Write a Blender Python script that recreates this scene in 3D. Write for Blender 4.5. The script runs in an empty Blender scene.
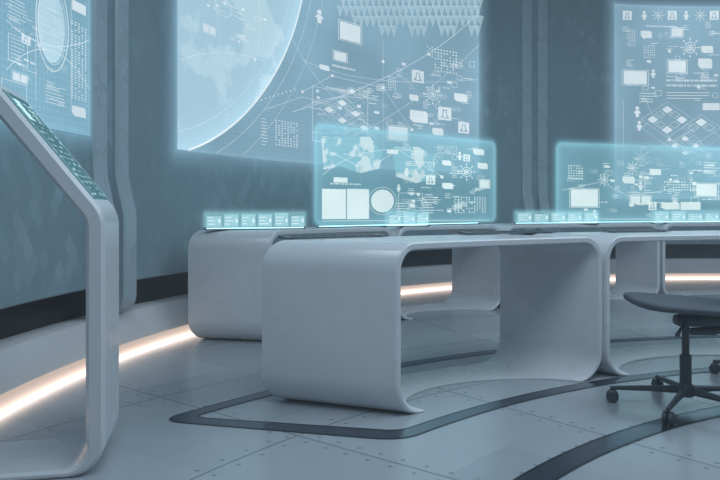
import bpy, bmesh, math, random
from mathutils import Vector
random.seed(4)
PI = math.pi
scene = bpy.context.scene
COL = scene.collection
F, HX, HY, CAMZ = 700.0, 360.0, 208.0, 0.90

# ------------------------------------------------------------------ materials
def newmat(name):
    m = bpy.data.materials.new(name); m.use_nodes = True
    m.node_tree.nodes.clear(); return m, m.node_tree.nodes, m.node_tree.links
def N(ns, t, **kw):
    n = ns.new(t)
    for k, v in kw.items(): setattr(n, k, v)
    return n
def M_(ns, ls, op, a, b=None, c=None):
    n = ns.new('ShaderNodeMath'); n.operation = op
    for i, x in enumerate((a, b, c)):
        if x is None: continue
        if isinstance(x, (int, float)): n.inputs[i].default_value = x
        else: ls.new(x, n.inputs[i])
    return n.outputs[0]
def ramp(ns, ls, fac, stops):
    r = ns.new('ShaderNodeValToRGB')
    while len(r.color_ramp.elements) < len(stops): r.color_ramp.elements.new(.5)
    for e, (p, c) in zip(r.color_ramp.elements, stops): e.position = p; e.color = (*c, 1)
    ls.new(fac, r.inputs[0]); return r.outputs[0]
def principled(name, col, rough=.4, metal=0., var=.06, scale=6., spec=.5, bump=0.):
    m, ns, ls = newmat(name)
    o = N(ns, 'ShaderNodeOutputMaterial'); b = N(ns, 'ShaderNodeBsdfPrincipled')
    tc = N(ns, 'ShaderNodeTexCoord'); nz = N(ns, 'ShaderNodeTexNoise'); nz.inputs['Scale'].default_value = scale
    nz.inputs['Detail'].default_value = 4
    ls.new(tc.outputs['Object'], nz.inputs['Vector'])
    c = ramp(ns, ls, nz.outputs['Fac'], [(.3, tuple(x*(1-var) for x in col)), (.7, tuple(min(1, x*(1+var)) for x in col))])
    ls.new(c, b.inputs['Base Color'])
    r = M_(ns, ls, 'MULTIPLY_ADD', nz.outputs['Fac'], .12, rough-.06); ls.new(r, b.inputs['Roughness'])
    b.inputs['Metallic'].default_value = metal
    b.inputs['Specular IOR Level'].default_value = spec
    if bump:
        bp = N(ns, 'ShaderNodeBump'); bp.inputs['Strength'].default_value = bump; bp.inputs['Distance'].default_value = .004
        ls.new(nz.outputs['Fac'], bp.inputs['Height']); ls.new(bp.outputs[0], b.inputs['Normal'])
    ls.new(b.outputs[0], o.inputs[0]); return m
def emit_mix(ns, ls, alpha):
    o = N(ns, 'ShaderNodeOutputMaterial'); e = N(ns, 'ShaderNodeEmission'); t = N(ns, 'ShaderNodeBsdfTransparent'); mx = N(ns, 'ShaderNodeMixShader')
    if isinstance(alpha, (int, float)): mx.inputs[0].default_value = alpha
    else: ls.new(alpha, mx.inputs[0])
    ls.new(t.outputs[0], mx.inputs[1]); ls.new(e.outputs[0], mx.inputs[2]); ls.new(mx.outputs[0], o.inputs[0]); return e
def holo(name, col, strength, alpha, lo=.9, hi=1.1):
    """hologram light: part emission, part see-through"""
    m, ns, ls = newmat(name); e = emit_mix(ns, ls, alpha)
    tc = N(ns, 'ShaderNodeTexCoord'); nz = N(ns, 'ShaderNodeTexNoise'); nz.inputs['Scale'].default_value = 1.3; nz.inputs['Detail'].default_value = 2
    ls.new(tc.outputs['UV'], nz.inputs['Vector'])
    c = ramp(ns, ls, nz.outputs['Fac'], [(.3, tuple(x*lo for x in col)), (.7, tuple(x*hi for x in col))])
    ls.new(c, e.inputs['Color']); e.inputs['Strength'].default_value = strength
    return m
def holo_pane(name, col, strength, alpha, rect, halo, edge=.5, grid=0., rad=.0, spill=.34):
    """sheet of light, rounded rect=(u0,u1,v0,v1), with bloom painted around it, emission fading out over the distance halo"""
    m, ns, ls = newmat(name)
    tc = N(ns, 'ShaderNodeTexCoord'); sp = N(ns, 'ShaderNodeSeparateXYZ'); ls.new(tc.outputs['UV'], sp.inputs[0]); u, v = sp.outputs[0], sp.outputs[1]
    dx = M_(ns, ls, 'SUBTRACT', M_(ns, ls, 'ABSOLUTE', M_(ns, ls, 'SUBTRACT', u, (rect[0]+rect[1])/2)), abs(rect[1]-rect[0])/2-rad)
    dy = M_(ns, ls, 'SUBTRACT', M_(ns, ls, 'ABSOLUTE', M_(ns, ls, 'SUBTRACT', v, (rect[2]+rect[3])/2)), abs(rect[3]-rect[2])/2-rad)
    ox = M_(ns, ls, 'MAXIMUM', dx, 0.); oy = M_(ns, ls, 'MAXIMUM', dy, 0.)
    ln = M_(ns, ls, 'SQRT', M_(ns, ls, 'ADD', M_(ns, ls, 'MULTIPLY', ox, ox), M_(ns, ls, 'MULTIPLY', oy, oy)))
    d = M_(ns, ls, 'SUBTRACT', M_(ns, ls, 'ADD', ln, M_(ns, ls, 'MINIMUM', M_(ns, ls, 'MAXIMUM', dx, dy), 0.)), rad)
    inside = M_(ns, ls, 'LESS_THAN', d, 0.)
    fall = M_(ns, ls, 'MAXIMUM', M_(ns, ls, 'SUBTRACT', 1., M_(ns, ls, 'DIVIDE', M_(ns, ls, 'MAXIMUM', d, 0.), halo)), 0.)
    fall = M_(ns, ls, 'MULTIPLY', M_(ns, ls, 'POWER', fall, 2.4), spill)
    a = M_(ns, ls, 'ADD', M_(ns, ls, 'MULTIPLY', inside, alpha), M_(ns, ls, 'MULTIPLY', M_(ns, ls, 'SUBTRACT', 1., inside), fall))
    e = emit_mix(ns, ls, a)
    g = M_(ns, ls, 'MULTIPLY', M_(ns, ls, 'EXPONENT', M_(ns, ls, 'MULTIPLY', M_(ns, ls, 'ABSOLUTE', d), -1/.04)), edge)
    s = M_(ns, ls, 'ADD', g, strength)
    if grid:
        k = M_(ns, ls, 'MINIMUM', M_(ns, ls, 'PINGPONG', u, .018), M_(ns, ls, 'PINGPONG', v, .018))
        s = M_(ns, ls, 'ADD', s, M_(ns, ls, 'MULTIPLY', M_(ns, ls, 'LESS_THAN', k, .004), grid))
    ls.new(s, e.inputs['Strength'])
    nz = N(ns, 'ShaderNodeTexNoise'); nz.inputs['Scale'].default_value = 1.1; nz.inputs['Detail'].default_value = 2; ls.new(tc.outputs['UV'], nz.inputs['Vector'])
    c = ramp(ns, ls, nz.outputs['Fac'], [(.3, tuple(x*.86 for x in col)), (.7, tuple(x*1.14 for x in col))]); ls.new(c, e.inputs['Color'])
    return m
def holo_map(name, sea, land, strength, alpha, scale, disc=None):
    """disc=(cx,cy,r): a dotted globe that brightens towards its limb"""
    m, ns, ls = newmat(name); e = emit_mix(ns, ls, alpha)
    tc = N(ns, 'ShaderNodeTexCoord')
    nz = N(ns, 'ShaderNodeTexNoise'); nz.inputs['Scale'].default_value = scale; nz.inputs['Detail'].default_value = 6
    ls.new(tc.outputs['UV'], nz.inputs['Vector'])
    c = ramp(ns, ls, nz.outputs['Fac'], [(.0, sea), (.50, sea), (.54, land), (1., tuple(x*.94 for x in land))])
    ls.new(c, e.inputs['Color']); e.inputs['Strength'].default_value = strength
    if disc:
        sp = N(ns, 'ShaderNodeSeparateXYZ'); ls.new(tc.outputs['UV'], sp.inputs[0])
        x = M_(ns, ls, 'SUBTRACT', sp.outputs[0], disc[0]); y = M_(ns, ls, 'SUBTRACT', sp.outputs[1], disc[1])
        d = M_(ns, ls, 'DIVIDE', M_(ns, ls, 'SQRT', M_(ns, ls, 'ADD', M_(ns, ls, 'MULTIPLY', x, x), M_(ns, ls, 'MULTIPLY', y, y))), disc[2])
        k = M_(ns, ls, 'MULTIPLY_ADD', M_(ns, ls, 'POWER', d, 16.), .30, strength)
        px = M_(ns, ls, 'PINGPONG', sp.outputs[0], .016); py = M_(ns, ls, 'PINGPONG', sp.outputs[1], .016)
        q = M_(ns, ls, 'ADD', M_(ns, ls, 'MULTIPLY', px, px), M_(ns, ls, 'MULTIPLY', py, py))
        k = M_(ns, ls, 'ADD', k, M_(ns, ls, 'MULTIPLY', M_(ns, ls, 'LESS_THAN', q, .007**2), .10))
        ls.new(k, e.inputs['Strength'])
    return m
def wall_material():
    m, ns, ls = newmat('wall_diamond_panels')
    o = N(ns, 'ShaderNodeOutputMaterial'); b = N(ns, 'ShaderNodeBsdfPrincipled'); tc = N(ns, 'ShaderNodeTexCoord')
    sp = N(ns, 'ShaderNodeSeparateXYZ'); ls.new(tc.outputs['UV'], sp.inputs[0])
    u = M_(ns, ls, 'DIVIDE', sp.outputs[0], .095); v = M_(ns, ls, 'DIVIDE', sp.outputs[1], .14)
    a = M_(ns, ls, 'ADD', u, v); c = M_(ns, ls, 'SUBTRACT', u, v)
    cb = N(ns, 'ShaderNodeCombineXYZ'); ls.new(M_(ns, ls, 'FLOOR', a), cb.inputs[0]); ls.new(M_(ns, ls, 'FLOOR', c), cb.inputs[1])
    wn = N(ns, 'ShaderNodeTexWhiteNoise'); wn.noise_dimensions = '2D'; ls.new(cb.outputs[0], wn.inputs['Vector'])
    big = N(ns, 'ShaderNodeTexNoise'); big.inputs['Scale'].default_value = .8; ls.new(tc.outputs['UV'], big.inputs['Vector'])
    val = M_(ns, ls, 'MULTIPLY', M_(ns, ls, 'POWER', wn.outputs['Value'], 3.), M_(ns, ls, 'SUBTRACT', M_(ns, ls, 'MULTIPLY', big.outputs['Fac'], 1.7), .56))
    val = M_(ns, ls, 'MAXIMUM', val, 0.)
    ea = M_(ns, ls, 'PINGPONG', a, .5); ec = M_(ns, ls, 'PINGPONG', c, .5); em = M_(ns, ls, 'MINIMUM', ea, ec)
    edge = M_(ns, ls, 'LESS_THAN', em, .05)
    val = M_(ns, ls, 'MULTIPLY_ADD', edge, -.07, val)
    colr = ramp(ns, ls, M_(ns, ls, 'ADD', val, .2), [(0., (.135, .215, .26)), (.2, (.195, .285, .335)), (1., (.30, .415, .47))])
    ls.new(colr, b.inputs['Base Color'])
    ls.new(M_(ns, ls, 'MULTIPLY_ADD', wn.outputs['Value'], .08, .36), b.inputs['Roughness'])
    bp = N(ns, 'ShaderNodeBump'); bp.inputs['Strength'].default_value = .10; bp.inputs['Distance'].default_value = .01
    ls.new(M_(ns, ls, 'MINIMUM', em, .12), bp.inputs['Height']); ls.new(bp.outputs[0], b.inputs['Normal'])
    ls.new(b.outputs[0], o.inputs[0]); return m
KX, KY = 3.1, .1
def floor_material():
    m, ns, ls = newmat('floor_riveted_plates')
    o = N(ns, 'ShaderNodeOutputMaterial'); b = N(ns, 'ShaderNodeBsdfPrincipled'); tc = N(ns, 'ShaderNodeTexCoord')
    sp = N(ns, 'ShaderNodeSeparateXYZ'); ls.new(tc.outputs['Object'], sp.inputs[0])
    x = M_(ns, ls, 'SUBTRACT', sp.outputs[0], KX); y = M_(ns, ls, 'SUBTRACT', sp.outputs[1], KY)
    r = M_(ns, ls, 'SQRT', M_(ns, ls, 'ADD', M_(ns, ls, 'MULTIPLY', x, x), M_(ns, ls, 'MULTIPLY', y, y)))
    th = M_(ns, ls, 'ARCTAN2', y, x)
    DT = PI/28
    dth = M_(ns, ls, 'MULTIPLY', M_(ns, ls, 'PINGPONG', th, DT), r)       # metres to a radial seam
    dr = M_(ns, ls, 'PINGPONG', M_(ns, ls, 'ADD', r, .22), .45)            # metres to a ring seam
    seam = M_(ns, ls, 'LESS_THAN', M_(ns, ls, 'MINIMUM', dth, dr), .005)
    al1 = M_(ns, ls, 'PINGPONG', r, .05)
    d1 = M_(ns, ls, 'SUBTRACT', dth, .04)
    q1 = M_(ns, ls, 'ADD', M_(ns, ls, 'MULTIPLY', al1, al1), M_(ns, ls, 'MULTIPLY', d1, d1))
    al2 = M_(ns, ls, 'MULTIPLY', M_(ns, ls, 'PINGPONG', th, DT/8), r)
    d2 = M_(ns, ls, 'SUBTRACT', dr, .04)
    q2 = M_(ns, ls, 'ADD', M_(ns, ls, 'MULTIPLY', al2, al2), M_(ns, ls, 'MULTIPLY', d2, d2))
    riv = M_(ns, ls, 'LESS_THAN', M_(ns, ls, 'MINIMUM', q1, q2), .0085**2)
    cb = N(ns, 'ShaderNodeCombineXYZ')
    ls.new(M_(ns, ls, 'FLOOR', M_(ns, ls, 'DIVIDE', th, DT)), cb.inputs[0]); ls.new(M_(ns, ls, 'FLOOR', M_(ns, ls, 'DIVIDE', r, .9)), cb.inputs[1])
    wn = N(ns, 'ShaderNodeTexWhiteNoise'); wn.noise_dimensions = '2D'; ls.new(cb.outputs[0], wn.inputs['Vector'])
    nz = N(ns, 'ShaderNodeTexNoise'); nz.inputs['Scale'].default_value = 5.; nz.inputs['Detail'].default_value = 5; ls.new(tc.outputs['Object'], nz.inputs['Vector'])
    f = M_(ns, ls, 'ADD', M_(ns, ls, 'MULTIPLY', wn.outputs['Value'], .5), M_(ns, ls, 'MULTIPLY', nz.outputs['Fac'], .5))
    c1 = ramp(ns, ls, f, [(.2, (.325, .365, .405)), (.8, (.39, .43, .47))])
    mx = N(ns, 'ShaderNodeMix'); mx.data_type = 'RGBA'
    ls.new(M_(ns, ls, 'MAXIMUM', M_(ns, ls, 'MULTIPLY', seam, .75), M_(ns, ls, 'MULTIPLY', riv, .7)), mx.inputs[0]); ls.new(c1, mx.inputs[6]); mx.inputs[7].default_value = (.12, .145, .17, 1)
    ls.new(mx.outputs[2], b.inputs['Base Color'])
    ls.new(M_(ns, ls, 'MULTIPLY_ADD', wn.outputs['Value'], .06, .21), b.inputs['Roughness'])
    b.inputs['Metallic'].default_value = .2
    ls.new(b.outputs[0], o.inputs[0]); return m

MAT = dict(
    white=principled('satin_white_laminate', (.56, .59, .63), .27, var=.02, scale=2.0),
    wall=wall_material(), floor=floor_material(),
    pillar=principled('pillar_blue_grey', (.33, .42, .475), .28, var=.04),
    recess=principled('recess_black', (.010, .013, .018), .5),
    skirt=principled('skirting_pale', (.56, .575, .595), .42, var=.03),
    band=principled('dark_polished_inlay', (.14, .17, .215), .2, metal=.9),
    band_edge=principled('inlay_edge_metal', (.045, .06, .08), .25, metal=.7),
    ceil=principled('ceiling_grey', (.45, .5, .55), .7),
    chair_fabric=principled('chair_slate_fabric', (.065, .082, .105), .72, var=.2, scale=110, bump=.5),
    chair_plastic=principled('chair_dark_plastic', (.032, .04, .052), .42),
    device=principled('device_dark_shell', (.08, .10, .125), .35),
    holo_line=holo('projection_graphics', (.80, .93, 1.0), 1.0, .80),
    holo_white=holo('projection_limb', (.86, .96, 1.0), 1.1, .8),
    holo_mid=holo('projection_midtone', (.46, .67, .78), 1.0, .55),
    holo_pane_line=holo('hologram_graphics', (.80, .98, 1.0), 1.08, .80),
    holo_strip=holo('hologram_strip', (.46, .85, .95), 1.1, .5),
    kiosk_glyph=holo('kiosk_glyphs', (.58, .93, 1.0), 1.15, .9),
    cyan_spill=holo('added_cyan_spill', (.45, .88, 1.0), 2.2, 1.0),  # glow of the strips added to spill cyan light
    chart=holo_map('world_chart', (.28, .62, .74), (.78, .97, 1.0), 1.05, .62, 5.0),
    kiosk_screen=holo('kiosk_screen', (.085, .21, .265), .95, 1.0),
)
def led_mat():
    m, ns, ls = newmat('warm_light_strip'); o = N(ns, 'ShaderNodeOutputMaterial'); e = N(ns, 'ShaderNodeEmission')
    tc = N(ns, 'ShaderNodeTexCoord'); sp = N(ns, 'ShaderNodeSeparateXYZ'); ls.new(tc.outputs['Object'], sp.inputs[0])
    k = M_(ns, ls, 'SUBTRACT', 1., M_(ns, ls, 'DIVIDE', sp.outputs[2], .085))
    k = M_(ns, ls, 'POWER', M_(ns, ls, 'MAXIMUM', k, 0.), 2.8)
    e.inputs['Color'].default_value = (1, .80, .69, 1); ls.new(M_(ns, ls, 'MULTIPLY_ADD', k, 3.0, .58), e.inputs['Strength'])
    ls.new(e.outputs[0], o.inputs[0]); return m
MAT['led'] = led_mat()

# ------------------------------------------------------------------ object helpers
def mk(name, vs, fs, mat, parent=None, smooth=True, uv=None, ang=35):
    me = bpy.data.meshes.new(name); me.from_pydata([tuple(v) for v in vs], [], fs)
    if uv:
        l = me.uv_layers.new(name='UVMap')
        for lp in me.loops: l.data[lp.index].uv = uv[lp.vertex_index]
    me.validate(); me.update()
    if smooth:
        me.polygons.foreach_set('use_smooth', [True]*len(me.polygons)); me.set_sharp_from_angle(angle=math.radians(ang))
    me.materials.append(mat)
    o = bpy.data.objects.new(name, me); COL.objects.link(o)
    if parent: o.parent = parent
    return o
def root(name, label, cat, loc=(0, 0, 0), rz=0, group=None):
    o = bpy.data.objects.new(name, None); COL.objects.link(o); o.location = loc; o.rotation_euler = (0, 0, rz)
    o.empty_display_size = .1
    o['label'] = label; o['category'] = cat
    if group: o['group'] = group
    return o
def tag(o, label, cat, group=None):
    o['label'] = label; o['category'] = cat
    if group: o['group'] = group
    return o
def struct(o): o['kind'] = 'structure'; return o
def fixnormals(o):
    bm = bmesh.new(); bm.from_mesh(o.data); bmesh.ops.recalc_face_normals(bm, faces=bm.faces); bm.to_mesh(o.data); bm.free(); return o

def ribbon(name, prof, th, wd, pos, mat, parent, c=.006, caps=True):
    """prof: outer polyline (p,z), left-hand normal = outside; th: thickness (or list), laid inside; pos(p,z,w)->xyz"""
    vs = []; fs = []; n = len(prof); ths = th if isinstance(th, list) else [th]*n
    for i, (p, z) in enumerate(prof):
        a = prof[max(0, i-1)]; b = prof[min(n-1, i+1)]; T = ths[i]; cc = min(c, T*.35)
        t = Vector((b[0]-a[0], b[1]-a[1])).normalized(); nx, nz = -t.y, t.x
        for (o, w) in ((-T, cc), (-T, wd-cc), (-T+cc, wd), (-cc, wd), (0, wd-cc), (0, cc), (-cc, 0), (-T+cc, 0)):
            vs.append(pos(p+nx*o, z+nz*o, w))
    for i in range(n-1):
        for k in range(8):
            fs.append((i*8+k, i*8+(k+1) % 8, (i+1)*8+(k+1) % 8, (i+1)*8+k))
    if caps: fs.append(tuple(range(8))); fs.append(tuple((n-1)*8+k for k in reversed(range(8))))
    return fixnormals(mk(name, vs, fs, mat, parent))
def arc(cx, cz, r, a0, a1, n=12):
    return [(cx+r*math.cos(math.radians(a0+(a1-a0)*i/n)), cz+r*math.sin(math.radians(a0+(a1-a0)*i/n))) for i in range(n+1)]
def lin(p, q, n): return [(p[0]+(q[0]-p[0])*i/n, p[1]+(q[1]-p[1])*i/n) for i in range(n+1)]

# ------------------------------------------------------------------ room shell
CX, CY, R = 4.4, 2.9, 6.05
def ring_mesh(name, prof, mat, a0=0, a1=360, n=180, uvr=R, smooth=True):
    """revolve (radius,z) profile about the room centre"""
    vs = []; fs = []; uv = []; m = len(prof)
    for i in range(n+1):
        a = math.radians(a0+(a1-a0)*i/n)
        for (r, z) in prof:
            vs.append((CX+r*math.cos(a), CY+r*math.sin(a), z)); uv.append((-a*uvr, z))
    for i in range(n):
        for k in range(m-1):
            fs.append((i*m+k, (i+1)*m+k, (i+1)*m+k+1, i*m+k+1))
    return mk(name, vs, fs, mat, None, smooth, uv, 30)
HC = 4.3
struct(ring_mesh('wall_back', [(R+.15, .435), (R+.008, .435), (R, .443), (R, HC)], MAT['wall']))
struct(ring_mesh('trim_1', [(R+.15, .24), (R+.15, .45)], MAT['recess']))
struct(ring_mesh('baseboard_back', [(R+.15, .25), (R+.03, .25), (R+.015, .242), (R-.0, .205), (R-.03, .145), (R-.05, .075), (R-.05, 0)], MAT['skirt']))
led = ring_mesh('light_strip', [(R-.052-.06*math.cos(t), .07*math.sin(t)) for t in [PI/2*k/12 for k in range(13)]], MAT['led'], 60, 205, 130)
tag(led, 'warm glowing cove light strip along the foot of the curved wall', 'light')
def disc(name, r, z, mat):
    vs = [(CX+r*math.cos(2*PI*i/128), CY+r*math.sin(2*PI*i/128), z) for i in range(128)]
    return struct(mk(name, vs, [tuple(range(128))], mat, None, False))
disc('floor', R+.15, 0, MAT['floor']); disc('ceiling', R+.15, HC, MAT['ceil'])

# pillar ribs on the wall
def rib(vs, fs, th, halfw):
    pr = [(-.01, HC), (.028, HC), (.028, 1.12), (.034, 1.07), (.076, .90), (.084, .86), (.084, .36), (.078, .325), (.064, .30), (.042, .285), (-.01, .285)]
    b = len(vs); cols = [(-halfw, .012), (-halfw+.012, 0), (halfw-.012, 0), (halfw, .012)]
    for (s, inset) in cols:
        a = th - s/R
        for (d, z) in pr:
            rr = R-(max(d-inset, -.01)); vs.append((CX+rr*math.cos(a), CY+rr*math.sin(a), z))
    m = len(pr)
    for c in range(3):
        for k in range(m-1): fs.append((b+c*m+k, b+(c+1)*m+k, b+(c+1)*m+k+1, b+c*m+k+1))
    fs.append(tuple(b+k for k in range(m))); fs.append(tuple(b+3*m+k for k in reversed(range(m))))
for i, deg in enumerate((167.6, 112.2, 57, 2, 222.8, 278, 333)):
    vs, fs = [], []
    for s in (-.115, .115): rib(vs, fs, math.radians(deg)-s/R, .07)
    struct(fixnormals(mk('trim_%d' % (i+2), vs, fs, MAT['pillar'], None, True, None, 30)))

# dark inlay bands in the floor
def polar(r, deg): a = math.radians(deg); return Vector((KX+r*math.cos(a), KY+r*math.sin(a), 0))
def strip(name, outer, inner, closed, z=.003, mat='band'):
    n = len(outer); vs = [(p.x, p.y, z) for p in outer]+[(p.x, p.y, z) for p in inner]
    vs += [(p.x, p.y, 0) for p in outer]+[(p.x, p.y, 0) for p in inner]; fs = []
    for i in range(n if closed else n-1):
        j = (i+1) % n
        fs += [(i, j, n+j, n+i), (i, 2*n+i, 2*n+j, j), (n+i, n+j, 3*n+j, 3*n+i)]
    return struct(fixnormals(mk(name, vs, fs, MAT[mat], None, False)))
def inlay(k, outer, inner, closed):
    mix = lambda t: [a.lerp(b, t) for a, b in zip(outer, inner)]
    strip('trim_%d' % k, mix(.1), mix(.9), closed)
    strip('trim_%d' % (k+1), outer, mix(.1), closed, .0035, 'band_edge'); strip('trim_%d' % (k+2), mix(.9), inner, closed, .0035, 'band_edge')
def loop(rf, rb, af, ab, ae, q=.16):
    Cf, Cb = polar(rf, af), polar(rb, ab); d = (Cb-Cf).normalized()
    a1 = af-math.degrees(q/rf); a2 = ab-math.degrees(q/rb)
    def bz(p, c, e): return [p*(1-t)**2+c*2*t*(1-t)+e*t*t for t in [i/8 for i in range(9)]]
    return [polar(rf, ae+(a1-ae)*i/60) for i in range(60)]+bz(polar(rf, a1), Cf, Cf+d*q)+bz(Cb-d*q, Cb, polar(rb, a2))+[polar(rb, a2+(ae-a2)*i/60) for i in range(1, 61)]
inlay(9, loop(3.92, 4.88, 138.5, 144.2, 60, .12), loop(4.005, 4.80, 137.2, 142.7, 61, .07), True)
inlay(12, [polar(3.41, 200-1.5*i) for i in range(130)], [polar(3.30, 200-1.5*i) for i in range(130)], False)

# ------------------------------------------------------------------ ribbon desks
DH, DT_ = .75, .034
def desk(name, label, A, B, C, D, group, bulge=.05):
    A, B, C, D = [Vector((*p, 0)) for p in (A, B, C, D)]
    org = (A+B+C+D)/4; L = ((B-A).length+(D-C).length)/2; Wd = ((C-A).length+(D-B).length)/2
    ch = (B-A).normalized(); out = Vector((-ch.y, ch.x, 0))
    rt = root(name, label, 'desk', org, 0, group)
    def place(s, t, z):
        p = (A*(1-s)+B*s)*(1-t)+(C*(1-s)+D*s)*t + out*bulge*4*s*(1-s) - org
        return (p.x, p.y, z)
    def pos(l, z, w): return place(l/L, w/Wd, z)
    r = .15; e = .03; TB = .009
    def pos_base(l, z, w):                                   # the base sweeps back between the feet
        k = min(1, max(0, (l-r-e)/(L-2*r-2*e))); k = max(0, 4*k*(1-k))**.65
        t0 = .50*k; return place(l/L, t0+(1-t0)*w/Wd, z)
    foot = [(r+e, 0), (r+e/2, 0)]+arc(r, r, r, 270, 180)
    fth = [TB, TB]+[TB+(DT_-TB)*(i/12)**.8 for i in range(13)]
    rest = lin((0, r), (0, DH-.125), 6)[1:-1]+arc(.125, DH-.125, .125, 180, 90)+[(r+e/2, DH), (r+e, DH)]
    left = foot+rest; lth = fth+[DT_]*len(rest)
    right = [(L-p, z) for p, z in reversed(left)]; rth = list(reversed(lth))
    ribbon('side_panel', left, lth, Wd, pos, MAT['white'], rt, caps=False)
    ribbon('side_panel', right, rth, Wd, pos, MAT['white'], rt, caps=False)
    ribbon('tabletop', lin((r+e, DH), (L-r-e, DH), 14), DT_, Wd, pos, MAT['white'], rt, caps=False)
    ribbon('base_plate', lin((L-r-e, 0), (r+e, 0), 30), TB, Wd, pos_base, MAT['white'], rt, caps=False)
    return rt
G1, G2 = 'curved ribbon desks of the front ring', 'curved ribbon desks of the row along the wall'
desk('ribbon_desk', 'large white ribbon loop desk in the foreground centre, open front, on the dark floor outline', (.155, 2.985), (1.277, 3.68), (-.455, 3.21), (.846, 4.11), G1)
desk('ribbon_desk', 'white ribbon desk right of the foreground desk, behind the dark swivel chair', (1.30, 3.695), (2.68, 4.13), (.87, 4.13), (2.53, 4.73), G1)
desk('ribbon_desk', 'white ribbon desk by the left wall with a low glowing hologram strip on its end', (-.60, 4.62), (.275, 5.52), (-1.165, 4.72), (-.17, 5.84), G2)
desk('ribbon_desk', 'rear white ribbon desk seen through the opening of the foreground desk', (.30, 5.54), (1.262, 6.18), (-.145, 5.86), (.90, 6.66), G2)
desk('ribbon_desk', 'rear white ribbon desk under the wide right hologram screen', (1.29, 6.2), (2.94, 6.85), (.93, 6.68), (2.71, 7.35), G2)
desk('ribbon_desk', 'farthest white ribbon desk at the right edge, past the swivel chair seat', (2.97, 6.86), (4.5, 7.12), (2.74, 7.36), (4.42, 7.65), G2)

# ------------------------------------------------------------------ kiosk
ko = Vector((-.857, 2.35, 0)); kp = Vector((.98, .2, 0)); ke = Vector((-.2, .98, 0))
kr = root('control_kiosk', 'tall white standing kiosk with slanted glowing touchscreen at the left edge', 'kiosk', ko)
def kpos(p, z, w): v = kp*p+ke*w; return (v.x, v.y, z)
KT, KB, KW = .062, .028, .36; r = .12; a_s = 51.5; br = .13; KL = .52; bz = .835
dr_ = Vector((-math.cos(math.radians(a_s)), math.sin(math.radians(a_s))))
bend = arc(-br, bz, br, 90-a_s, 0, 8)
pe = bend[0]
prof = [(pe[0]+dr_.x*KL*i/6, pe[1]+dr_.y*KL*i/6) for i in range(6, 0, -1)]+bend+lin((0, bz), (0, r), 8)[1:]+arc(-r, r, r, 0, -90)[1:]+lin((-r, 0), (-.50, 0), 5)[1:]
kth = [KT]*(6+9+8)+[KT+(KB-KT)*i/12 for i in range(1, 13)]+[KB]*5
ribbon('frame', prof, kth, KW, kpos, MAT['white'], kr, c=.012)
nrm = Vector((math.sin(math.radians(a_s)), math.cos(math.radians(a_s))))
def kscr(u, w, o): # along panel
    return kpos(pe[0]+dr_.x*u+nrm.x*o, pe[1]+dr_.y*u+nrm.y*o, w)
vs = [kscr(u, w, o) for o in (-.004, .003) for (u, w) in ((.02, .03), (.48, .03), (.48, KW-.03), (.02, KW-.03))]
ts = fixnormals(mk('touchscreen', vs, [(4, 5, 6, 7), (0, 1, 5, 4), (1, 2, 6, 5), (2, 3, 7, 6), (3, 0, 4, 7)], MAT['kiosk_screen'], kr, False))
vs, fs = [], []
def kq(u, w, du, dw):
    b = len(vs); vs.extend([kscr(u, w, .005), kscr(u+du, w, .005), kscr(u+du, w+dw, .005), kscr(u, w+dw, .005)]); fs.append((b, b+1, b+2, b+3))
for iu in range(16):
    for iw in range(9):
        if random.random() < .6:
            kq(.035+iu*.027, .04+iw*.031, random.choice((.005, .009, .013)), random.choice((.008, .014, .022)))
kq(.36, .06, .09, .07); kq(.36, .21, .09, .010); kq(.36, .25, .07, .010); kq(.025, .034, .45, .006); kq(.025, KW-.038, .45, .006)
mk('screen_graphics', vs, fs, MAT['kiosk_glyph'], ts, False)

# ------------------------------------------------------------------ screen graphics
class Cyl:
    def W(s, px, py):
        k = (px-HX)/F; a = k*k+1; b = -2*(k*CX+CY); c = CX*CX+CY*CY-R*R
        y = (-b+math.sqrt(b*b-4*a*c))/(2*a); x = k*y
        return (-(math.atan2(y-CY, x-CX) % (2*PI))*R, CAMZ-(py-HY)/F*y)
    def f(s, u, v, o):
        t = -u/R; return (CX+(R-o)*math.cos(t), CY+(R-o)*math.sin(t), v)
class Flat:
    def __init__(s, P0, P1):
        s.p = Vector((*P0, 0)); d = Vector((*P1, 0))-s.p; s.len = d.length; s.d = d.normalized(); s.n = Vector((s.d.y, -s.d.x, 0))
    def W(s, px, py):
        k = (px-HX)/F; t = (k*s.p.y-s.p.x)/(s.d.x-k*s.d.y); y = s.p.y+t*s.d.y
        return (t, CAMZ-(py-HY)/F*y)
    def f(s, u, v, o): p = s.p+s.d*u+s.n*o; return (p.x, p.y, v)
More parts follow.
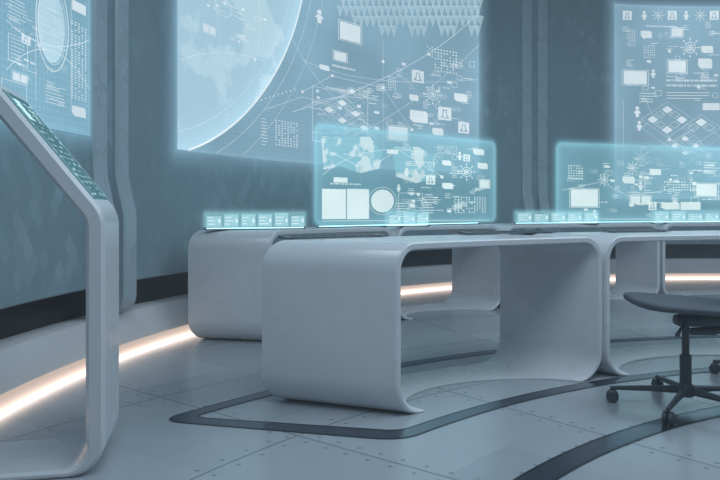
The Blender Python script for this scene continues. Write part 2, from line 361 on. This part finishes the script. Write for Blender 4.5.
class G:
    """flat marks drawn on a display surface"""
    def __init__(s, surf, off): s.S = surf; s.o = off; s.v = []; s.fc = []; s.uv = []
    def poly(s, pts):
        b = len(s.v)
        for (u, v) in pts: s.v.append(s.S.f(u, v, s.o)); s.uv.append((u, v))
        s.fc.append(tuple(range(b, b+len(pts))))
    def loc(s, x, y):
        u, v = s.S.W(x, y); u1, _ = s.S.W(x+1, y); _, v1 = s.S.W(x, y+1); return u, v, u1-u, v-v1
    def P(s, x, y, pts):
        u, v, su, sv = s.loc(x, y); s.poly([(u+a*su, v-b*sv) for a, b in pts])
    def rect(s, x, y, w, h, dx=0, dy=0): s.P(x, y, [(dx-w/2, dy-h/2), (dx+w/2, dy-h/2), (dx+w/2, dy+h/2), (dx-w/2, dy+h/2)])
    def frame(s, x, y, w, h, t=.5, dx=0, dy=0):
        s.rect(x, y, w, t, dx, dy-h/2+t/2); s.rect(x, y, w, t, dx, dy+h/2-t/2)
        s.rect(x, y, t, h-2*t, dx-w/2+t/2, dy); s.rect(x, y, t, h-2*t, dx+w/2-t/2, dy)
    def disc(s, x, y, r, n=18, ry=None, dx=0, dy=0):
        s.P(x, y, [(dx+r*math.cos(2*PI*i/n), dy+(ry or r)*math.sin(2*PI*i/n)) for i in range(n)])
    def ring(s, x, y, r, t=.5, n=28, a0=0, a1=360, ry=None):
        ry = ry or r
        for i in range(n):
            a, b = [math.radians(a0+(a1-a0)*(i+k)/n) for k in (0, 1)]
            s.P(x, y, [(r*math.cos(a), ry*math.sin(a)), (r*math.cos(b), ry*math.sin(b)), ((r-t)*math.cos(b), (ry-t)*math.sin(b)), ((r-t)*math.cos(a), (ry-t)*math.sin(a))])
    def uvline(s, p, q, t):
        d = Vector((q[0]-p[0], q[1]-p[1]))
        if d.length < 1e-6: return
        n = Vector((-d.y, d.x)).normalized()*t/2; k = max(1, int(d.length/.25))
        for i in range(k):
            a = (p[0]+d.x*i/k, p[1]+d.y*i/k); b = (p[0]+d.x*(i+1)/k, p[1]+d.y*(i+1)/k)
            s.poly([(a[0]-n.x, a[1]-n.y), (b[0]-n.x, b[1]-n.y), (b[0]+n.x, b[1]+n.y), (a[0]+n.x, a[1]+n.y)])
    def line(s, pts, t=.0034):
        q = [s.S.W(*p) for p in pts]
        for a, b in zip(q, q[1:]): s.uvline(a, b, t)
    def curve(s, p0, p1, p2, t=.0034, n=16):
        s.line([((1-k)**2*p0[0]+2*k*(1-k)*p1[0]+k*k*p2[0], (1-k)**2*p0[1]+2*k*(1-k)*p1[1]+k*k*p2[1]) for k in [i/n for i in range(n+1)]], t)
    def text(s, x, y, w, h=1.7):
        c = -w/2
        while c < w/2:
            cw = random.choice((.6, .8, 1.1))
            s.rect(x, y, cw, h, c+cw/2, 0); c += cw+random.choice((.5, .5, .5, 1.2))
    def para(s, x, y, w, rows, pitch=3.0, h=.6):
        for i in range(rows):
            ww = w*random.uniform(.55, 1); s.rect(x, y, ww, h, -(w-ww)/2, (i-(rows-1)/2)*pitch)
    def ticks(s, x, y, w, h, nx, ny, fillr=.85):
        for i in range(nx):
            for j in range(ny):
                if random.random() < fillr: s.rect(x, y, w/nx*.45, h/ny*.45, -w/2+w/nx*(i+.5), -h/2+h/ny*(j+.5))
    def person(s, x, y, k=1.):
        s.disc(x, y, 2.1*k, 12, None, 0, -4*k); s.P(x, y, [(-4*k, 1.5*k), (-2*k, -1.4*k), (2*k, -1.4*k), (4*k, 1.5*k), (2*k, 2*k), (1.6*k, 6*k), (-1.6*k, 6*k), (-2*k, 2*k)])
    def twopane(s, x, y, w, h):
        s.frame(x, y, w, h, .45); s.rect(x, y, w*.42, h*.76, -w*.23, 0); s.rect(x, y, w*.40, h*.76, w*.24, 0)
    def pane(s, x, y, w, h, inset=.82):
        s.frame(x, y, w, h, .45); s.rect(x, y, w*inset, h*inset)
    def card(s, x, y, w, h): s.P(x, y, [(-w/2, -h/2), (w*.38, -h/2), (w/2, -h*.3), (w/2, h/2), (-w*.3, h/2), (-w/2, h*.25)])
    def badge(s, x, y, k):
        """white tile with a cut-out figure"""
        q = k/2
        s.P(x, y, [(-q, -q), (q, -q), (q, -q*.62), (-q, -q*.62)]); s.P(x, y, [(-q, q*.7), (q, q*.7), (q, q), (-q, q)])
        s.P(x, y, [(-q, -q*.62), (-q*.34, -q*.62), (-q*.34, q*.05), (-q*.7, q*.7), (-q, q*.7)]); s.P(x, y, [(q, -q*.62), (q*.34, -q*.62), (q*.34, q*.05), (q*.7, q*.7), (q, q*.7)])
        s.P(x, y, [(-q*.12, -q*.5), (q*.12, -q*.5), (q*.3, q*.55), (-q*.3, q*.55)])
    def hub(s, x, y, r):
        s.ring(x, y, r*.6, r*.07); s.ring(x, y, r*.34, r*.10); s.disc(x, y, r*.14)
        for i in range(8):
            a = i*PI/4; c, q = math.cos(a), math.sin(a); w = r*.025
            s.P(x, y, [(c*r*.6-q*w, q*r*.6+c*w), (c*r-q*w, q*r+c*w), (c*r+q*w, q*r-c*w), (c*r*.6+q*w, q*r*.6-c*w)]); s.disc(x, y, r*.09, 8, None, c*r, q*r)
    def diaframe(s, x, y, w, h, t=.5, dy=0):
        k = (w-2*t)/w; o = [(-w/2, 0), (0, -h/2), (w/2, 0), (0, h/2)]
        for i in range(4): a, b = o[i], o[(i+1) % 4]; s.P(x, y, [(a[0], a[1]+dy), (b[0], b[1]+dy), (b[0]*k, b[1]*k+dy), (a[0]*k, a[1]*k+dy)])
    def iso(s, x, y, n, w, h, fill=3):
        """floating diamond tiles: a few filled, thin outlines of the layers"""
        for i in range(n):
            for j in range(n):
                dx = (i-j)*w*.66; dy = (i+j-n+1)*h*.66
                o = [(-w/2, 0), (0, -h/2), (w/2, 0), (0, h/2)]
                if (i*3+j*5+i*j) % fill == 0: s.P(x, y, [(dx+a, dy+b) for a, b in o])
                elif (i+2*j) % 3:
                    for a, b in zip(o, o[1:]+o[:1]): s.P(x, y, [(dx+a[0], dy+a[1]), (dx+b[0], dy+b[1]), (dx+b[0]*.9, dy+b[1]*.9), (dx+a[0]*.9, dy+a[1]*.9)])
        s.diaframe(x, y, w*n*1.6, h*n*1.6, .4); s.diaframe(x, y, w*n*1.6, h*n*1.6, .35, h*1.1)
    def scatter(s, x0, y0, x1, y1, n):
        for _ in range(n):
            x, y = random.uniform(x0, x1), random.uniform(y0, y1); k = random.random()
            if k < .34: s.text(x, y, random.uniform(6, 12), 1.)
            elif k < .54: s.para(x, y, 8, random.randint(2, 4), 1.9, .5)
            elif k < .62: s.frame(x, y, random.uniform(4, 8), random.uniform(3, 6), .35)
            elif k < .74: s.card(x, y, random.uniform(2.5, 5.5), random.uniform(1.6, 3.2))
            elif k < .92: s.ticks(x, y, random.uniform(5, 10), random.uniform(4, 7), 8, 5, .7)
            else: s.ring(x, y, random.uniform(1.5, 3.), .35, 14)
    def build(s, name, mat, parent): return mk(name, s.v, s.fc, mat, parent, False, s.uv)
def backdrop(surf, u0, u1, v0, v1, off, mat, parent, name='backdrop', n=44):
    g = G(surf, off)
    for i in range(n):
        a, b = u0+(u1-u0)*i/n, u0+(u1-u0)*(i+1)/n; g.poly([(a, v0), (b, v0), (b, v1), (a, v1)])
    return g.build(name, mat, parent)
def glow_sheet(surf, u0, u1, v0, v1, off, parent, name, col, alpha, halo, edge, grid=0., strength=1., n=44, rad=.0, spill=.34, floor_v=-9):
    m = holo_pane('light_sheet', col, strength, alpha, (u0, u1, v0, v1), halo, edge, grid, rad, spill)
    return backdrop(surf, u0-halo, u1+halo, max(v0-halo, floor_v), v1+halo, off, m, parent, name, n)  # sheet runs past its border to carry the painted bloom
CYL = Cyl(); ZB, ZT = 1.31, 3.75
WB = (.265, .46, .595)
# --- central wall projection
ws = root('wall_projection', 'large central wall projection with a glowing planet arc and network icons', 'display')
u0, u1 = CYL.W(175, 100)[0], CYL.W(478, 100)[0]
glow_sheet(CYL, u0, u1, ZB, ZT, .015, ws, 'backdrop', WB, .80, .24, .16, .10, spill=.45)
p1, p2, p3 = CYL.W(300, 0), CYL.W(266, 85), CYL.W(190, 149)
def circ(a, b, c):
    d = 2*(a[0]*(b[1]-c[1])+b[0]*(c[1]-a[1])+c[0]*(a[1]-b[1]))
    q = [p[0]**2+p[1]**2 for p in (a, b, c)]
    x = (q[0]*(b[1]-c[1])+q[1]*(c[1]-a[1])+q[2]*(a[1]-b[1]))/d; y = (q[0]*(c[0]-b[0])+q[1]*(a[0]-c[0])+q[2]*(b[0]-a[0]))/d
    return x, y, math.hypot(a[0]-x, a[1]-y)
px_, py_, pr_ = circ(p1, p2, p3)
MAT['planet'] = holo_map('planet_map', (.40, .625, .765), (.50, .72, .84), .98, .94, 1.6, (px_, py_, pr_))
g = G(CYL, .022); ue = min(px_+pr_, u1); n = 60
def low(u): return max(ZB+.005, py_-math.sqrt(max(0, pr_**2-(u-px_)**2)))
def high(u): return min(ZT, py_+math.sqrt(max(0, pr_**2-(u-px_)**2)))
for i in range(n):
    a, b = u0+(ue-u0)*i/n, u0+(ue-u0)*(i+1)/n
    if high(b) <= low(b): b -= 1e-4
    g.poly([(a, low(a)), (b, low(b)), (b, max(low(b), high(b))), (a, max(low(a), high(a)))])
g.build('planet', MAT['planet'], ws)
g = G(CYL, .03)
def planet_arc(g, k, t):
    qa = [(px_+pr_*k*math.cos(math.radians(-100+150*i/139)), py_+pr_*k*math.sin(math.radians(-100+150*i/139))) for i in range(140)]
    qa = [q for q in qa if u0 < q[0] < u1 and ZB < q[1] < ZT]
    for a, b in zip(qa, qa[1:]): g.uvline(a, b, t)
gw = G(CYL, .028); planet_arc(gw, .998, .016); gw.build('planet_limb', MAT['holo_white'], ws)
planet_arc(g, .93, .003); planet_arc(g, 1.05, .003); planet_arc(g, 1.12, .0025)
g.curve((178, 60), (215, 45), (262, 62)); g.curve((214, 0), (212, 40), (232, 95)); g.curve((255, 0), (262, 25), (250, 70))
for x, y in ((205, 6), (214, 6), (222, 4), (236, 42), (252, 60), (262, 20), (240, 10)): g.disc(x, y, 1.4)
g.ring(220, 8, 9); g.twopane(206, 30, 13, 9); g.scatter(196, 2, 262, 40, 12)
g.person(317, 17, 1.1); g.pane(348, 33, 24, 20, .86); g.card(322, 68, 10, 5); g.pane(338, 57, 15, 10); g.text(341, 68, 22, 2.)
g.curve((478, 12), (420, 75), (290, 112), .005); g.curve((478, 45), (400, 120), (320, 150)); g.line([(381, 40), (381, 150)]); g.line([(300, 92), (330, 76), (381, 88), (410, 130)])
g.curve((300, 108), (330, 92), (372, 100)); g.line([(262, 110), (300, 97), (338, 108)]); g.curve((300, 60), (360, 90), (476, 80), .003); g.curve((290, 40), (330, 120), (420, 150), .003)
for x, y in ((300, 92), (381, 62), (330, 76), (381, 88), (410, 130), (427, 55)): g.disc(x, y, 1.5)
g.ticks(444, 62, 24, 24, 8, 8); g.ticks(428, 52, 7, 12, 3, 5)
g.badge(416, 77, 12); g.hub(431, 95, 9); g.card(459, 98, 13, 8); g.card(412, 98, 9, 6); g.badge(443, 114, 13); g.card(417, 117, 18, 12); g.pane(396, 134, 23, 16, .85); g.card(436, 132, 11, 7); g.badge(462, 128, 11)
g.iso(340, 112, 3, 10, 6.6, 2); g.iso(362, 132, 2, 9, 6, 2); g.iso(350, 95, 2, 8, 5.4, 2)
g.para(262, 132, 7, 9, 3.2); g.ticks(284, 134, 24, 26, 8, 11); g.frame(338, 118, 56, 52, .4); g.text(337, 90, 26, 1.5); g.ticks(390, 84, 9, 15, 4, 6); g.ticks(362, 92, 12, 8, 6, 4)
g.scatter(312, 84, 400, 150, 42); g.scatter(392, 62, 472, 130, 42); g.para(324, 140, 12, 5)
for i in range(12): g.disc(246+i*4.2, 104-i*1.3, .8, 6)
gz = G(CYL, .026)                                        # fine flat triangle mesh at the top
for i in range(24):
    x = 335+i*6
    for j, yy in enumerate((-14, -4, 6, 16, 26)):
        hh = 10; xo = 3 if j % 2 else 0
        if j == 4 and (i % 5 in (0, 1)) or (j == 4 and i < 6) or (j == 3 and i < 2): continue
        gz.P(x+xo, 0, [(.3, yy), (5.7, yy), (3, yy+hh-.8)])
        for a, b in (((0, yy), (3, yy+hh)), ((6, yy), (3, yy+hh)), ((0, yy), (6, yy))):
            dx, dy = b[0]-a[0], b[1]-a[1]; l = math.hypot(dx, dy); nx, ny = -dy/l*.13, dx/l*.13
            g.P(x+xo, 0, [(a[0]-nx, a[1]-ny), (b[0]-nx, b[1]-ny), (b[0]+nx, b[1]+ny), (a[0]+nx, a[1]+ny)])
gz.build('triangle_band', MAT['holo_mid'], ws)
g.build('graphics', MAT['holo_line'], ws)
# --- left wall projection
ws = root('wall_projection', 'wall projection at far left with a round dial, above the kiosk', 'display')
u0, u1 = CYL.W(-45, 100)[0], CYL.W(88, 100)[0]
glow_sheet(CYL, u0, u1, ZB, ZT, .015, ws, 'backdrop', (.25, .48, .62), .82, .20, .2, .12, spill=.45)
g = G(CYL, .03)
for rr, t in ((17, .9), (14.5, .5)): g.ring(47, 25, rr, t, 40, 0, 360, rr*2.75)
g.ticks(74, 62, 17, 78, 5, 30, .9); g.para(12, 12, 20, 7, 3.6); g.frame(12, 50, 20, 26); g.para(12, 50, 14, 6, 3.8); g.frame(8, 92, 26, 20); g.para(50, 96, 20, 6, 3.2); g.rect(74, 8, 14, 10); g.card(74, 112, 14, 10)
g.line([(66, -10), (66, 112)]); g.line([(30, 20), (30, 100)])
g.curve((0, 20), (40, 60), (85, 40)); g.curve((0, 70), (45, 20), (85, 90)); g.scatter(2, 2, 60, 105, 34); g.badge(20, 40, 9); g.twopane(14, 78, 16, 10)
g.build('graphics', MAT['holo_line'], ws)
gd = G(CYL, .024); gd.disc(47, 25, 14, 40, 38); gd.build('dial', MAT['planet'], ws)
# --- right wall projection
ws = root('wall_projection', 'wall projection at far right with icon rows and stacked diamond diagram', 'display')
u0, u1 = CYL.W(614, 100)[0], CYL.W(800, 100)[0]
ZBR, ZTR = 1.02, CYL.W(614, 4)[1]
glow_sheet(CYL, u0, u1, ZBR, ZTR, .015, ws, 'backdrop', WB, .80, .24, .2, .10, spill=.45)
g = G(CYL, .03)
for i, x in enumerate((626, 643, 657, 671, 685, 699, 713)):
    (g.badge, lambda a, b, c: g.person(a, b, .75), lambda a, b, c: g.hub(a, b, 5.5))[i % 3](x, 16, 9)
g.pane(676, 33, 13, 10); g.card(645, 35, 11, 7); g.ticks(648, 52, 12, 14, 6, 6); g.hub(689, 48, 9); g.card(706, 50, 12, 7); g.ticks(630, 38, 9, 18, 4, 8); g.text(660, 27, 30, 1.4)
g.pane(634, 78, 27, 15, .86); g.pane(676, 67, 21, 14, .84); g.card(704, 64, 14, 10); g.person(652, 74, .7); g.text(690, 81, 50, 2.); g.text(690, 86, 50, 2.); g.para(690, 96, 50, 3, 2.8); g.rect(710, 107, 17, 7)
g.iso(666, 120, 3, 11, 7.6, 2); g.iso(700, 128, 2, 12, 8.2, 2); g.iso(684, 146, 3, 8, 5.4, 2); g.person(636, 112, .9); g.person(638, 126, .8); g.para(648, 98, 20, 4, 2.8)
g.hub(640, 158, 8); g.line([(640, 158), (668, 140), (712, 165), (690, 180)]); g.line([(622, 100), (622, 190)]); g.line([(622, 150), (720, 150)]); g.curve((645, 100), (660, 150), (720, 160))
for x, y in ((668, 140), (712, 165), (690, 180), (650, 178)): g.disc(x, y, 1.6)
g.scatter(620, 25, 780, 100, 64); g.scatter(620, 140, 760, 190, 40); g.pane(745, 60, 30, 22); g.iso(760, 120, 3, 12, 8); g.hub(760, 30, 9)
g.build('graphics', MAT['holo_line'], ws)

# ------------------------------------------------------------------ hologram screens standing on the rear desks
def bevel(o, w):
    bm = bmesh.new(); bm.from_mesh(o.data)
    bmesh.ops.bevel(bm, geom=list(bm.edges), offset=w, segments=2, affect='EDGES', profile=.5); bm.to_mesh(o.data); bm.free(); return o
def box_part(name, surf, u0, u1, v0, v1, o0, o1, mat, parent, bv=.003):
    vs = [surf.f(u, v, o) for u in (u0, u1) for v in (v0, v1) for o in (o0, o1)]
    fs = [(0, 1, 3, 2), (4, 6, 7, 5), (0, 4, 5, 1), (2, 3, 7, 6), (0, 2, 6, 4), (1, 5, 7, 3)]
    o = fixnormals(mk(name, vs, fs, mat, parent, False)); return bevel(o, bv)
def projector(S, a, b, rt):
    pb = box_part('projector_bar', S, a, b, DH, DH+.008, -.022, .022, MAT['device'], rt)
    box_part('cyan_spill_strip', S, a+.01, b-.01, DH+.008, DH+.015, -.006, .006, MAT['cyan_spill'], pb, .002)  # glowing strip added to spill cyan light onto the desk top
HPC = (.24, .58, .71)
S1 = Flat((-.337, 5.248), (1.292, 6.697))
hs = root('hologram_screen', 'upright glowing hologram screen with a world chart, centre of the rear desks', 'display')
L1 = S1.len; v0, v1 = .775, 1.528
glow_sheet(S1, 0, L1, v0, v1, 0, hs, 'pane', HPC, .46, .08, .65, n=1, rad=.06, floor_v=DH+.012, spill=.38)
gl = G(S1, .008)
gc = G(S1, .004); gc.P(350, 157, [(-28, -18), (20, -22), (34, -6), (30, 10), (10, 16), (-10, 10), (-26, 14)]); gc.P(408, 163, [(-16, -14), (10, -17), (28, -8), (26, 14), (8, 20), (-12, 14)])
gc.build('chart', MAT['chart'], hs)
gl.rect(333.5, 204, 24, 30); gl.rect(357.5, 204, 22, 30); gl.text(345, 184, 30, 1.6); gl.rect(340, 180, 14, 5); gl.disc(382, 201, 11.5); gl.ring(382, 201, 14, .4)
gl.badge(430, 180, 9); gl.hub(466, 172, 8); gl.ticks(447, 150, 20, 9, 9, 4); gl.card(478, 152, 11, 6); gl.person(459, 156, .7); gl.card(446, 163, 9, 5); gl.card(482, 166, 10, 6); gl.pane(484, 184, 11, 9, .85); gl.card(447, 186, 11, 6); gl.badge(466, 158, 7)
gl.ticks(470, 205, 32, 17, 12, 8); gl.person(406, 172, .7); gl.person(398, 188, .6); gl.rect(392, 152, 11, 4); gl.hub(458, 206, 6); gl.para(404, 210, 18, 6, 2.6); gl.para(430, 205, 16, 7, 2.6); gl.frame(410, 205, 24, 24, .4)
gl.line([(330, 152), (365, 170), (398, 150), (440, 176)]); gl.scatter(332, 146, 476, 156, 12); gl.scatter(395, 157, 480, 212, 48); gl.line([(322, 221), (488, 220)], .004); gl.curve((322, 175), (360, 142), (420, 152))
gl.build('graphics', MAT['holo_pane_line'], hs)
projector(S1, .03, L1-.25, hs)
S2 = Flat((1.895, 6.745), (4.0, 7.42))
hs = root('hologram_screen', 'wide hologram screen on the rear right desks, glowing cyan top edge', 'display')
L2 = S2.len
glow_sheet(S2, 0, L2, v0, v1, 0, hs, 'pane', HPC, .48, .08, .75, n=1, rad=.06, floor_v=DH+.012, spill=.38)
gl = G(S2, .008)
gl.pane(584, 198, 30, 19, .9); gl.hub(604, 180, 6); gl.twopane(640, 200, 23, 10); gl.ticks(575, 172, 16, 15, 6, 6); gl.card(628, 180, 12, 7); gl.card(655, 172, 11, 6); gl.person(640, 186, .7); gl.person(594, 214, .7); gl.ticks(680, 186, 34, 10, 12, 4); gl.card(670, 206, 18, 7); gl.pane(706, 190, 24, 14, .85); gl.badge(652, 206, 8); gl.hub(632, 168, 6); gl.rect(690, 206, 20, 8); gl.para(712, 168, 18, 5, 2.6)
gl.line([(562, 190), (600, 182), (628, 196), (668, 190)]); gl.scatter(568, 162, 718, 216, 76); gl.line([(562, 219), (728, 219)], .004)
gl.build('graphics', MAT['holo_pane_line'], hs)
projector(S2, .03, L2-.03, hs)
# low strips: layered blocks of light
def low_strip(label, px0, px1, P0, P1, nb):
    S = Flat(P0, P1); a, b = S.W(px0, 215)[0], S.W(px1, 215)[0]
    rt = root('hologram_strip', label, 'display', (0, 0, 0), 0, 'low hologram strips on the desks')
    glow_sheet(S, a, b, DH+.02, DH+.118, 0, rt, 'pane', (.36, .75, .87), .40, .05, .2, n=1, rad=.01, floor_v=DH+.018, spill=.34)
    gb = G(S, .025); gg = G(S, .027); w = (b-a)/nb
    for i in range(nb):
        c = a+(i+.5)*w; hh = random.choice((.072, .085, .094)); x0, x1 = c-w*.44, c+w*.40
        gb.poly([(x0, DH+.022), (x1, DH+.022), (x1, DH+.022+hh), (x0, DH+.022+hh)])
        for j in range(3):
            y = DH+.038+j*.022; l = random.uniform(.25, .7)*w*.8
            gg.poly([(x0+w*.07, y), (x0+w*.07+l, y), (x0+w*.07+l, y+.006), (x0+w*.07, y+.006)])
        gg.poly([(x1-w*.18, DH+.05), (x1-w*.06, DH+.05), (x1-w*.06, DH+.075), (x1-w*.18, DH+.075)])
    gb.build('light_blocks', MAT['holo_strip'], rt); gg.build('graphics', MAT['holo_pane_line'], rt)
    projector(S, a, b, rt)
low_strip('low glowing hologram strip on the left desk by the wall', 205, 305, (-1.05, 4.74), (-.38, 5.0), 6)
low_strip('short low hologram strip in front of the centre hologram screen', 386, 428, (.262, 5.58), (.762, 5.93), 3)
low_strip('low hologram strip between the centre and right hologram screens', 515, 598, (1.50, 6.43), (2.25, 6.63), 5)
low_strip('low hologram strip at the right edge before the wide hologram screen', 652, 735, (2.75, 6.90), (3.7, 7.08), 5)

# ------------------------------------------------------------------ dark consoles on desks
def console(label, px0, px1, P0, P1, dep=.09, hh=.017):
    S = Flat(P0, P1); a, b = S.W(px0, 230)[0], S.W(px1, 230)[0]
    rt = root('console_slab', label, 'console', (0, 0, 0), 0, 'dark console slabs on the front desks')
    z = DH
    pts = [(0, z+.004), (0, z+.010), (-dep, z+hh), (-dep, z+.004)]
    vs = [S.f(u, zz, o) for u in (a, b) for (o, zz) in pts]
    fs = [(0, 1, 2, 3), (7, 6, 5, 4)]+[(i, 4+i, 4+(i+1) % 4, (i+1) % 4) for i in range(4)]
    bevel(fixnormals(mk('body', vs, fs, MAT['device'], rt, False)), .002)
    gg = []; fs = []
    for i in range(9):
        for j in range(3):
            u = a+(b-a)*(.08+.093*i); t0 = .2+.22*j; t1 = t0+.13
            k = len(gg)
            for (uu, t) in ((u, t0), (u+(b-a)*.07, t0), (u+(b-a)*.07, t1), (u, t1)):
                gg.append(S.f(uu, z+.0108+(hh-.010)*t, -dep*t))
            fs.append((k, k+1, k+2, k+3))
    mk('key_field', gg, fs, MAT['chair_fabric'], rt, False)
    for u in (a+.04, b-.04):
        for o in (-.022, -dep+.022):
            vs = [S.f(u+.010*math.cos(q), zz, o+.010*math.sin(q)) for zz in (z, z+.005) for q in [2*PI*i/10 for i in range(10)]]
            fixnormals(mk('foot', vs, [tuple(range(10)), tuple(range(19, 9, -1))]+[(i, (i+1) % 10, 10+(i+1) % 10, 10+i) for i in range(10)], MAT['device'], rt))
console('dark console slab on the left half of the foreground desk', 287, 388, (-.16, 3.45), (.39, 3.83))
console('dark console slab on the right half of the foreground desk', 468, 558, (.55, 3.86), (1.06, 4.12))
console('dark console slab on the desk right of the foreground desk', 612, 672, (1.36, 4.18), (1.9, 4.36))

# ------------------------------------------------------------------ swivel chairs
def tube(name, pts, rad, mat, parent, n=12):
    vs, fs = [], []; pts = [Vector(p) for p in pts]
    rads = rad if isinstance(rad, (list, tuple)) else [rad]*len(pts)
    for i, p in enumerate(pts):
        t = (pts[min(i+1, len(pts)-1)]-pts[max(i-1, 0)]).normalized()
        up = Vector((0, 0, 1)) if abs(t.z) < .9 else Vector((1, 0, 0)); a = t.cross(up).normalized(); b = a.cross(t)
        for k in range(n): q = 2*PI*k/n; vs.append(p+(a*math.cos(q)+b*math.sin(q))*rads[i])
    for i in range(len(pts)-1):
        for k in range(n): fs.append((i*n+k, i*n+(k+1) % n, (i+1)*n+(k+1) % n, (i+1)*n+k))
    fs += [tuple(range(n)), tuple(range(len(vs)-n, len(vs)))]
    return fixnormals(mk(name, vs, fs, mat, parent))
def superell(name, a, b, c, e1, e2, fn, mat, parent, nu=40, nv=14):
    sg = lambda x, e: math.copysign(abs(x)**e, x); vs, fs = [], []
    for j in range(1, nv):
        p = -PI/2+PI*j/nv
        for i in range(nu):
            q = 2*PI*i/nu; vs.append(fn(a*sg(math.cos(p), e1)*sg(math.cos(q), e2), b*sg(math.cos(p), e1)*sg(math.sin(q), e2), c*sg(math.sin(p), e1)))
    vs += [fn(0, 0, -c), fn(0, 0, c)]; m = (nv-1)*nu
    for j in range(nv-2):
        for i in range(nu): fs.append((j*nu+i, j*nu+(i+1) % nu, (j+1)*nu+(i+1) % nu, (j+1)*nu+i))
    for i in range(nu): fs.append((m, (i+1) % nu, i)); fs.append((m+1, (nv-2)*nu+i, (nv-2)*nu+(i+1) % nu))
    return fixnormals(mk(name, vs, fs, mat, parent, True, None, 80))
def chair(label, loc, face, star):
    """local -x is the front of the seat; star: base rotation in world degrees"""
    rt = root('swivel_chair', label, 'chair', (loc[0], loc[1], 0), math.radians(face), 'dark swivel chairs at the front desks')
    fb, pl = MAT['chair_fabric'], MAT['chair_plastic']
    superell('seat', .265, .25, .021, .6, .5, lambda x, y, z: (x+.02, y, .462+z*(1-1.2*x)+.45*max(0, -x-.13)**2+.12*y*y-.05*x), fb, rt)
    superell('seat_shell', .16, .12, .008, .5, .5, lambda x, y, z: (x+.07, y, .436+z+.1*y*y-.05*x), pl, rt)
    superell('backrest', .035, .23, .27, .6, .5, lambda x, y, z: (.33+x+.10*z-.5*y*y+.12*z*z, y, .80+z), fb, rt)
    tube('back_support', [(.02, 0, .345), (.12, 0, .352), (.24, 0, .385), (.335, 0, .50), (.38, 0, .75)], [.017, .021, .019, .018, .016], pl, rt)
    superell('tilt_mechanism', .10, .05, .026, .4, .4, lambda x, y, z: (x+.05, y, .398+z+.04*x), pl, rt, 24, 8)
    tube('lever', [(-.01, -.04, .39), (-.07, -.16, .38), (-.10, -.22, .365)], [.006, .006, .010], pl, rt, 8)
    tube('gas_column', [(0, 0, .08), (0, 0, .24), (0, 0, .241), (0, 0, .385)], [.025, .025, .016, .016], pl, rt, 16)
    tube('hub', [(0, 0, .055), (0, 0, .065), (0, 0, .095), (0, 0, .11)], [.033, .040, .037, .028], pl, rt, 20)
    for k in range(5):
        a = math.radians(star+72*k-face); c, s = math.cos(a), math.sin(a)
        lg = tube('leg', [(c*.03, s*.03, .082), (c*.16, s*.16, .076), (c*.29, s*.29, .067), (c*.32, s*.32, .064)], [.018, .013, .010, .009], pl, rt, 10)
        o = Vector((c*.31, s*.31, 0)); d = Vector((-s, c, 0)).normalized()
        vs, fs = [], []
        for sd in (-1, 1):                                     # twin wheels of one caster
            b0 = len(vs); m = 18
            for off, rr in ((.006, .020), (.006, .028), (.018, .028), (.022, .022)):
                for i in range(m):
                    q = 2*PI*i/m; p = o+d*(sd*off)+Vector((c, s, 0))*rr*math.cos(q); vs.append((p.x, p.y, .028+rr*math.sin(q)))
            for j in range(3):
                for i in range(m): fs.append((b0+j*m+i, b0+j*m+(i+1) % m, b0+(j+1)*m+(i+1) % m, b0+(j+1)*m+i))
            fs += [tuple(b0+i for i in range(m)), tuple(b0+3*m+i for i in reversed(range(m)))]
        b0 = len(vs)                                            # stem
        for z in (.028, .066):
            for i in range(8): vs.append((o.x+.007*math.cos(PI*i/4), o.y+.007*math.sin(PI*i/4), z))
        fs += [(b0+i, b0+(i+1) % 8, b0+8+(i+1) % 8, b0+8+i) for i in range(8)]
        fixnormals(mk('caster', vs, fs, pl, lg))
    return rt
chair('dark slate swivel chair on five casters in front of the desks at right', (1.465, 3.15), -8, 161)
chair('dark swivel chair at the right edge with only one caster in view', (2.20, 3.655), -60, 150)

# ------------------------------------------------------------------ lamps, air, camera
def area(name, loc, size, power, col, rot=(0, 0, 0)):
    l = bpy.data.lights.new(name, 'AREA'); l.shape = 'DISK'; l.size = size; l.energy = power; l.color = col
    o = bpy.data.objects.new(name, l); COL.objects.link(o); o.location = loc; o.rotation_euler = rot; return o
area('unseen_lamp', (3.8, 3.0, 4.2), 4.8, 215, (.72, .88, 1.0))
area('unseen_lamp', (.3, 1.0, 4.1), 2.2, 82, (.76, .90, 1.0))  # fill lamp added on the camera side to light the near desk panel
w = bpy.data.worlds.new('World'); scene.world = w; w.use_nodes = True
wn, wl = w.node_tree.nodes, w.node_tree.links
wn['Background'].inputs[0].default_value = (.35, .45, .55, 1); wn['Background'].inputs[1].default_value = .1
vol = wn.new('ShaderNodeVolumeScatter'); vol.inputs['Density'].default_value = .022; vol.inputs['Color'].default_value = (.78, .91, 1, 1)
wl.new(vol.outputs[0], wn['World Output'].inputs['Volume'])
try: scene.view_settings.view_transform = 'Standard'
except Exception: pass
cam = bpy.data.cameras.new('camera'); co = bpy.data.objects.new('camera', cam); COL.objects.link(co)
co.location = (0, 0, CAMZ); co.rotation_euler = (PI/2, 0, 0); cam.sensor_width = 36; cam.lens = 35.0
cam.shift_y = -(240-HY)/720; cam.clip_start = .05
scene.camera = co
